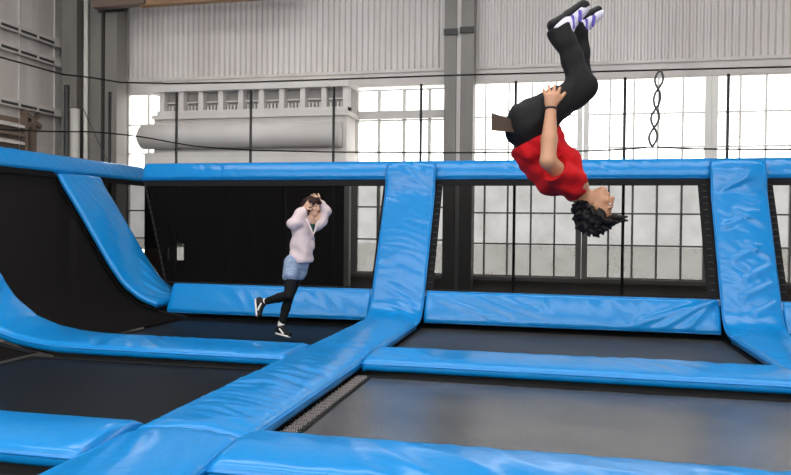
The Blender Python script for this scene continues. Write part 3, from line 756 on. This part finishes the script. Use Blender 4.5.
# ---- the girl, running on the far left bed
DG = 8.75
def g_(x, y, c=0.): return at_d(x, y, DG+c)
girl = thing('person', 'girl in white sweater, denim shorts and black leggings, hands at her hair', 'person', tuple(g_(282, 337)))
gp = g_(297, 262); gw_ = g_(300, 246); gc = g_(306, 228); gn = g_(310, 216)
fg = unit(CR*.70-CF*.62+CU*0.05); lg = unit(np.cross(CU, fg))   # facing right and towards the viewer
latg = lg
ghL, ghR = gp+lg*.08, gp-lg*.08      # one hip nearer the viewer
near = lg if lg@CF < 0 else -lg
hN, hF = gp+near*.08, gp-near*.08
kF, aF = g_(289, 297, .05), g_(281, 326, .05)          # standing leg
kN, aN = g_(289, 295, -.12), g_(264, 302, .06)         # leg kicked up behind
sN, sF = gn+near*.15-CU*.045, gn-near*.15-CU*.03
sA, sB = g_(300, 216, -.08), g_(320, 216, .06)
eA, wA = g_(295, 223, -.12), g_(304, 208, -.07)
eB, wB = g_(325, 212, .08), g_(320, 201, .02)
gh = g_(313, 206.5)
GU = unit(CU*.97+CR*.12-CF*.12); GF0 = unit(CR*.75-CF*.6-CU*.12); GF = unit(GF0-GU*(GF0@GU)); GS = np.cross(GU, GF)
lo, hi = B([hN, hF, kF, aF, kN, aN, eA, eB, gh, g_(280, 338)], .2)
gb = Field(lo, hi, .007)
gb.cone(gp, gw_, .095, .075, .03, (latg, 1.35)); gb.cone(gw_, gc, .075, .085, .03, (latg, 1.35)); gb.cone(gc, gn-CU*.03, .08, .055, .03, (latg, 1.7))
gb.cone(gn-CU*.03, gh-GU*.04, .045, .042, .02)
for a, b, c_ in ((hF, kF, aF), (hN, kN, aN)): gb.cone(a, b, .080, .050, .02); gb.cone(b, b*.6+c_*.4, .05, .05, .015); gb.cone(b*.6+c_*.4, c_, .05, .033, .015)
for s_, e_, w_ in ((sA, eA, wA), (sB, eB, wB)): gb.cone(gc*.3+s_*.7, s_, .05, .045, .02); gb.cone(s_, e_, .042, .034, .015); gb.cone(e_, w_, .034, .023, .015)
head(gb, gh, GU, GF, GS, .92)
def hand_g(w, dx, dy, c):
    q = lambda i, j, k=0: w+CR*(dx*.012*i-dy*.012*j)+CU*(dy*.012*i+dx*.012*j)+CF*(c+k)
    kn = [q(5, -2.2), q(5.6, -.7), q(5.6, .8), q(5, 2.2)]
    tp = [(q(7.5, -3), q(9.5, -3.2, .02)), (q(8.5, -1), q(11.3, -1, .02)), (q(8.3, 1), q(10.8, 1.1, .02)), (q(7.2, 2.8), q(9, 3.2, .02))]
    fingers(gb, w, kn, tp, (q(2, -2.5), q(3.8, -4.5), q(5.5, -5.5, .01)), .009)
hand_g(wA, .8, .6, -.03); hand_g(wB, -.85, .5, -.02)
gb.build('body', SKING, girl)
face_bits(girl, gh, GU, GF, GS, .92)
hg = Field(gh-.3, gh+.3, .006); r4 = np.random.default_rng(8)
hg.ell(gh+GU*.04-GF*.025, np.array([GS, GF, GU]), (.085, .10, .085), .02)
hg.cone(gh-GF*.06+GU*.04, gh-GF*.09-GU*.05, .06, .045, .03)
for g in (-1, 1):
    for k in range(5): hg.cone(gh+GS*g*.078+GU*.06+GF*(.03-.03*k), gh+GS*g*(.088+.01*r4.random())-GU*(.06+.04*r4.random())+GF*(.035-.035*k), .022, .012, .012)
hg.cone(gh+GF*.06+GU*.09, gh+GS*.06+GF*.06+GU*.05, .028, .02, .02); hg.cone(gh+GF*.06+GU*.09, gh-GS*.06+GF*.06+GU*.05, .028, .02, .02)
hg.wrinkle(.004, 70, 3, [GS]); hg.build('hair', HAIRG, girl, 'dark auburn hair')
tp_ = Field(lo, hi, .007); tp_.cone(gw_, gc+CU*.0, .088, .094, .03, (latg, 1.2)); tp_.cone(gc, g_(309, 224), .092, .07, .03, (latg, 1.15)); tp_.plane(g_(311, 223.5), unit(CU+CR*.2)); tp_.build('camisole', GREEN, girl, 'dark green top')
sw = Field(lo, hi, .007)
sw.cone(g_(301, 258), g_(303, 243), .132, .112, .04, (latg, 1.15)); sw.cone(g_(302, 243), g_(304, 229), .112, .108, .04, (latg, 1.25)); sw.cone(g_(303, 229), g_(302, 220, -.03), .11, .07, .05, (latg, 1.2))
sw.cone(g_(303, 222, -.05), sA, .085, .08, .04); sw.cone(sA, eA, .078, .085, .04); sw.cone(eA, eA*.25+wA*.75, .082, .060, .03)
sw.cone(g_(314, 228, .05), g_(322, 222, .07), .05, .065, .03); sw.cone(g_(321, 221, .07), eB, .070, .070, .03); sw.cone(eB, eB*.35+wB*.65, .068, .05, .03)
sw.wrinkle(.008, 36, 6, [CU, CR])
sw.cone(g_(316, 214, -.14), g_(315, 234, -.20), .085, .035, 0, cut=True)     # open neck, off the shoulder
sw.cone(g_(311, 216, -.12), g_(312, 208, -.12), .06, .07, 0, cut=True)
sw.plane(g_(300, 262.5), -unit(CU+CR*.0), g_(300, 275)-.35, g_(300, 262)+.35)
sw.build('sweater', WHITE, girl, 'loose white off-shoulder sweater')
sb = MB(); sb.tube([g_(306, 219, -.17), g_(311, 229, -.19), g_(314, 240, -.17)], .012, 6); sb.tube([g_(318, 222, -.10), g_(314, 233, -.17), g_(309, 240, -.19)], .010, 6)
sb.build('cross_strap', WHITE, girl, True)
so_ = Field(lo, hi, .007); so_.cone(gp+CU*.02, gp-CU*.03, .098, .102, .03, (latg, 1.2))
for a, b in ((hF, kF), (hN, kN)): so_.cone(a, a*.62+b*.38, .094, .098, .03)
so_.wrinkle(.004, 40, 12); so_.plane(gp-CU*.215, -CU, gp-.4, gp+.4); so_.build('shorts', DENIM, girl, 'washed blue denim shorts')
lgm = Field(lo, hi, .007)
for a, b, c_ in ((hF, kF, aF), (hN, kN, aN)): lgm.cone(a, b, .088, .057, .02); lgm.cone(b, b*.6+c_*.4, .057, .057, .015); lgm.cone(b*.6+c_*.4, c_+.15*(b-c_), .056, .042, .015)
lgm.plane(gp, CU, gp-.4, gp+.5); lgm.build('leggings', LEGG, girl, 'black leggings')
def shoe_g(ank, toe, dn):
    ax = unit(toe-ank); dn = unit(dn); ax = unit(ax-dn*(ax@dn)); sd = np.cross(ax, dn)
    P = lambda l, n, s=0: ank+ax*l+dn*n+sd*s
    f1 = Field(ank-.3, ank+.3, .006); f1.cone(P(-.03, .055), P(.15, .075), .042, .034, .02, (sd, 1.05)); f1.cone(P(0, 0), P(0, .05), .042, .045, .02); f1.cone(P(.02, .02), P(.10, .06), .036, .03, .02)
    o = f1.build('shoe', SOLE, girl, 'black and white sneaker')
    f2 = Field(ank-.3, ank+.3, .006); f2.cone(P(-.035, .095), P(.155, .10), .018, .017, .008, (sd, 2.5)); f2.build('sole', SOCK, o)
    for g in (-1, 1):
        f3 = Field(ank-.3, ank+.3, .006); f3.cone(P(.02, .03, g*.040), P(.09, .075, g*.038), .010, .012, .006); f3.build('side_stripe', SOCK, o)
    f4 = Field(ank-.3, ank+.3, .006); f4.cone(P(-.002, -.035), P(0, -.005), .041, .043, .01); f4.build('sock', SOCK, o)
shoe_g(aF, aF+CR*.20-CF*.16-CU*.12, -CU*.9-CR*.1)
shoe_g(aN, aN-CU*.18-CR*.06-CF*.05, -CR*.9-CU*.15)

# ------------------------------------------------------------------ light: overcast sky
w = bpy.data.worlds.new('overcast_sky'); SC.world = w; w.use_nodes = True
bg = w.node_tree.nodes['Background']; bg.inputs['Color'].default_value = (1, .985, .965, 1); bg.inputs['Strength'].default_value = 4.0
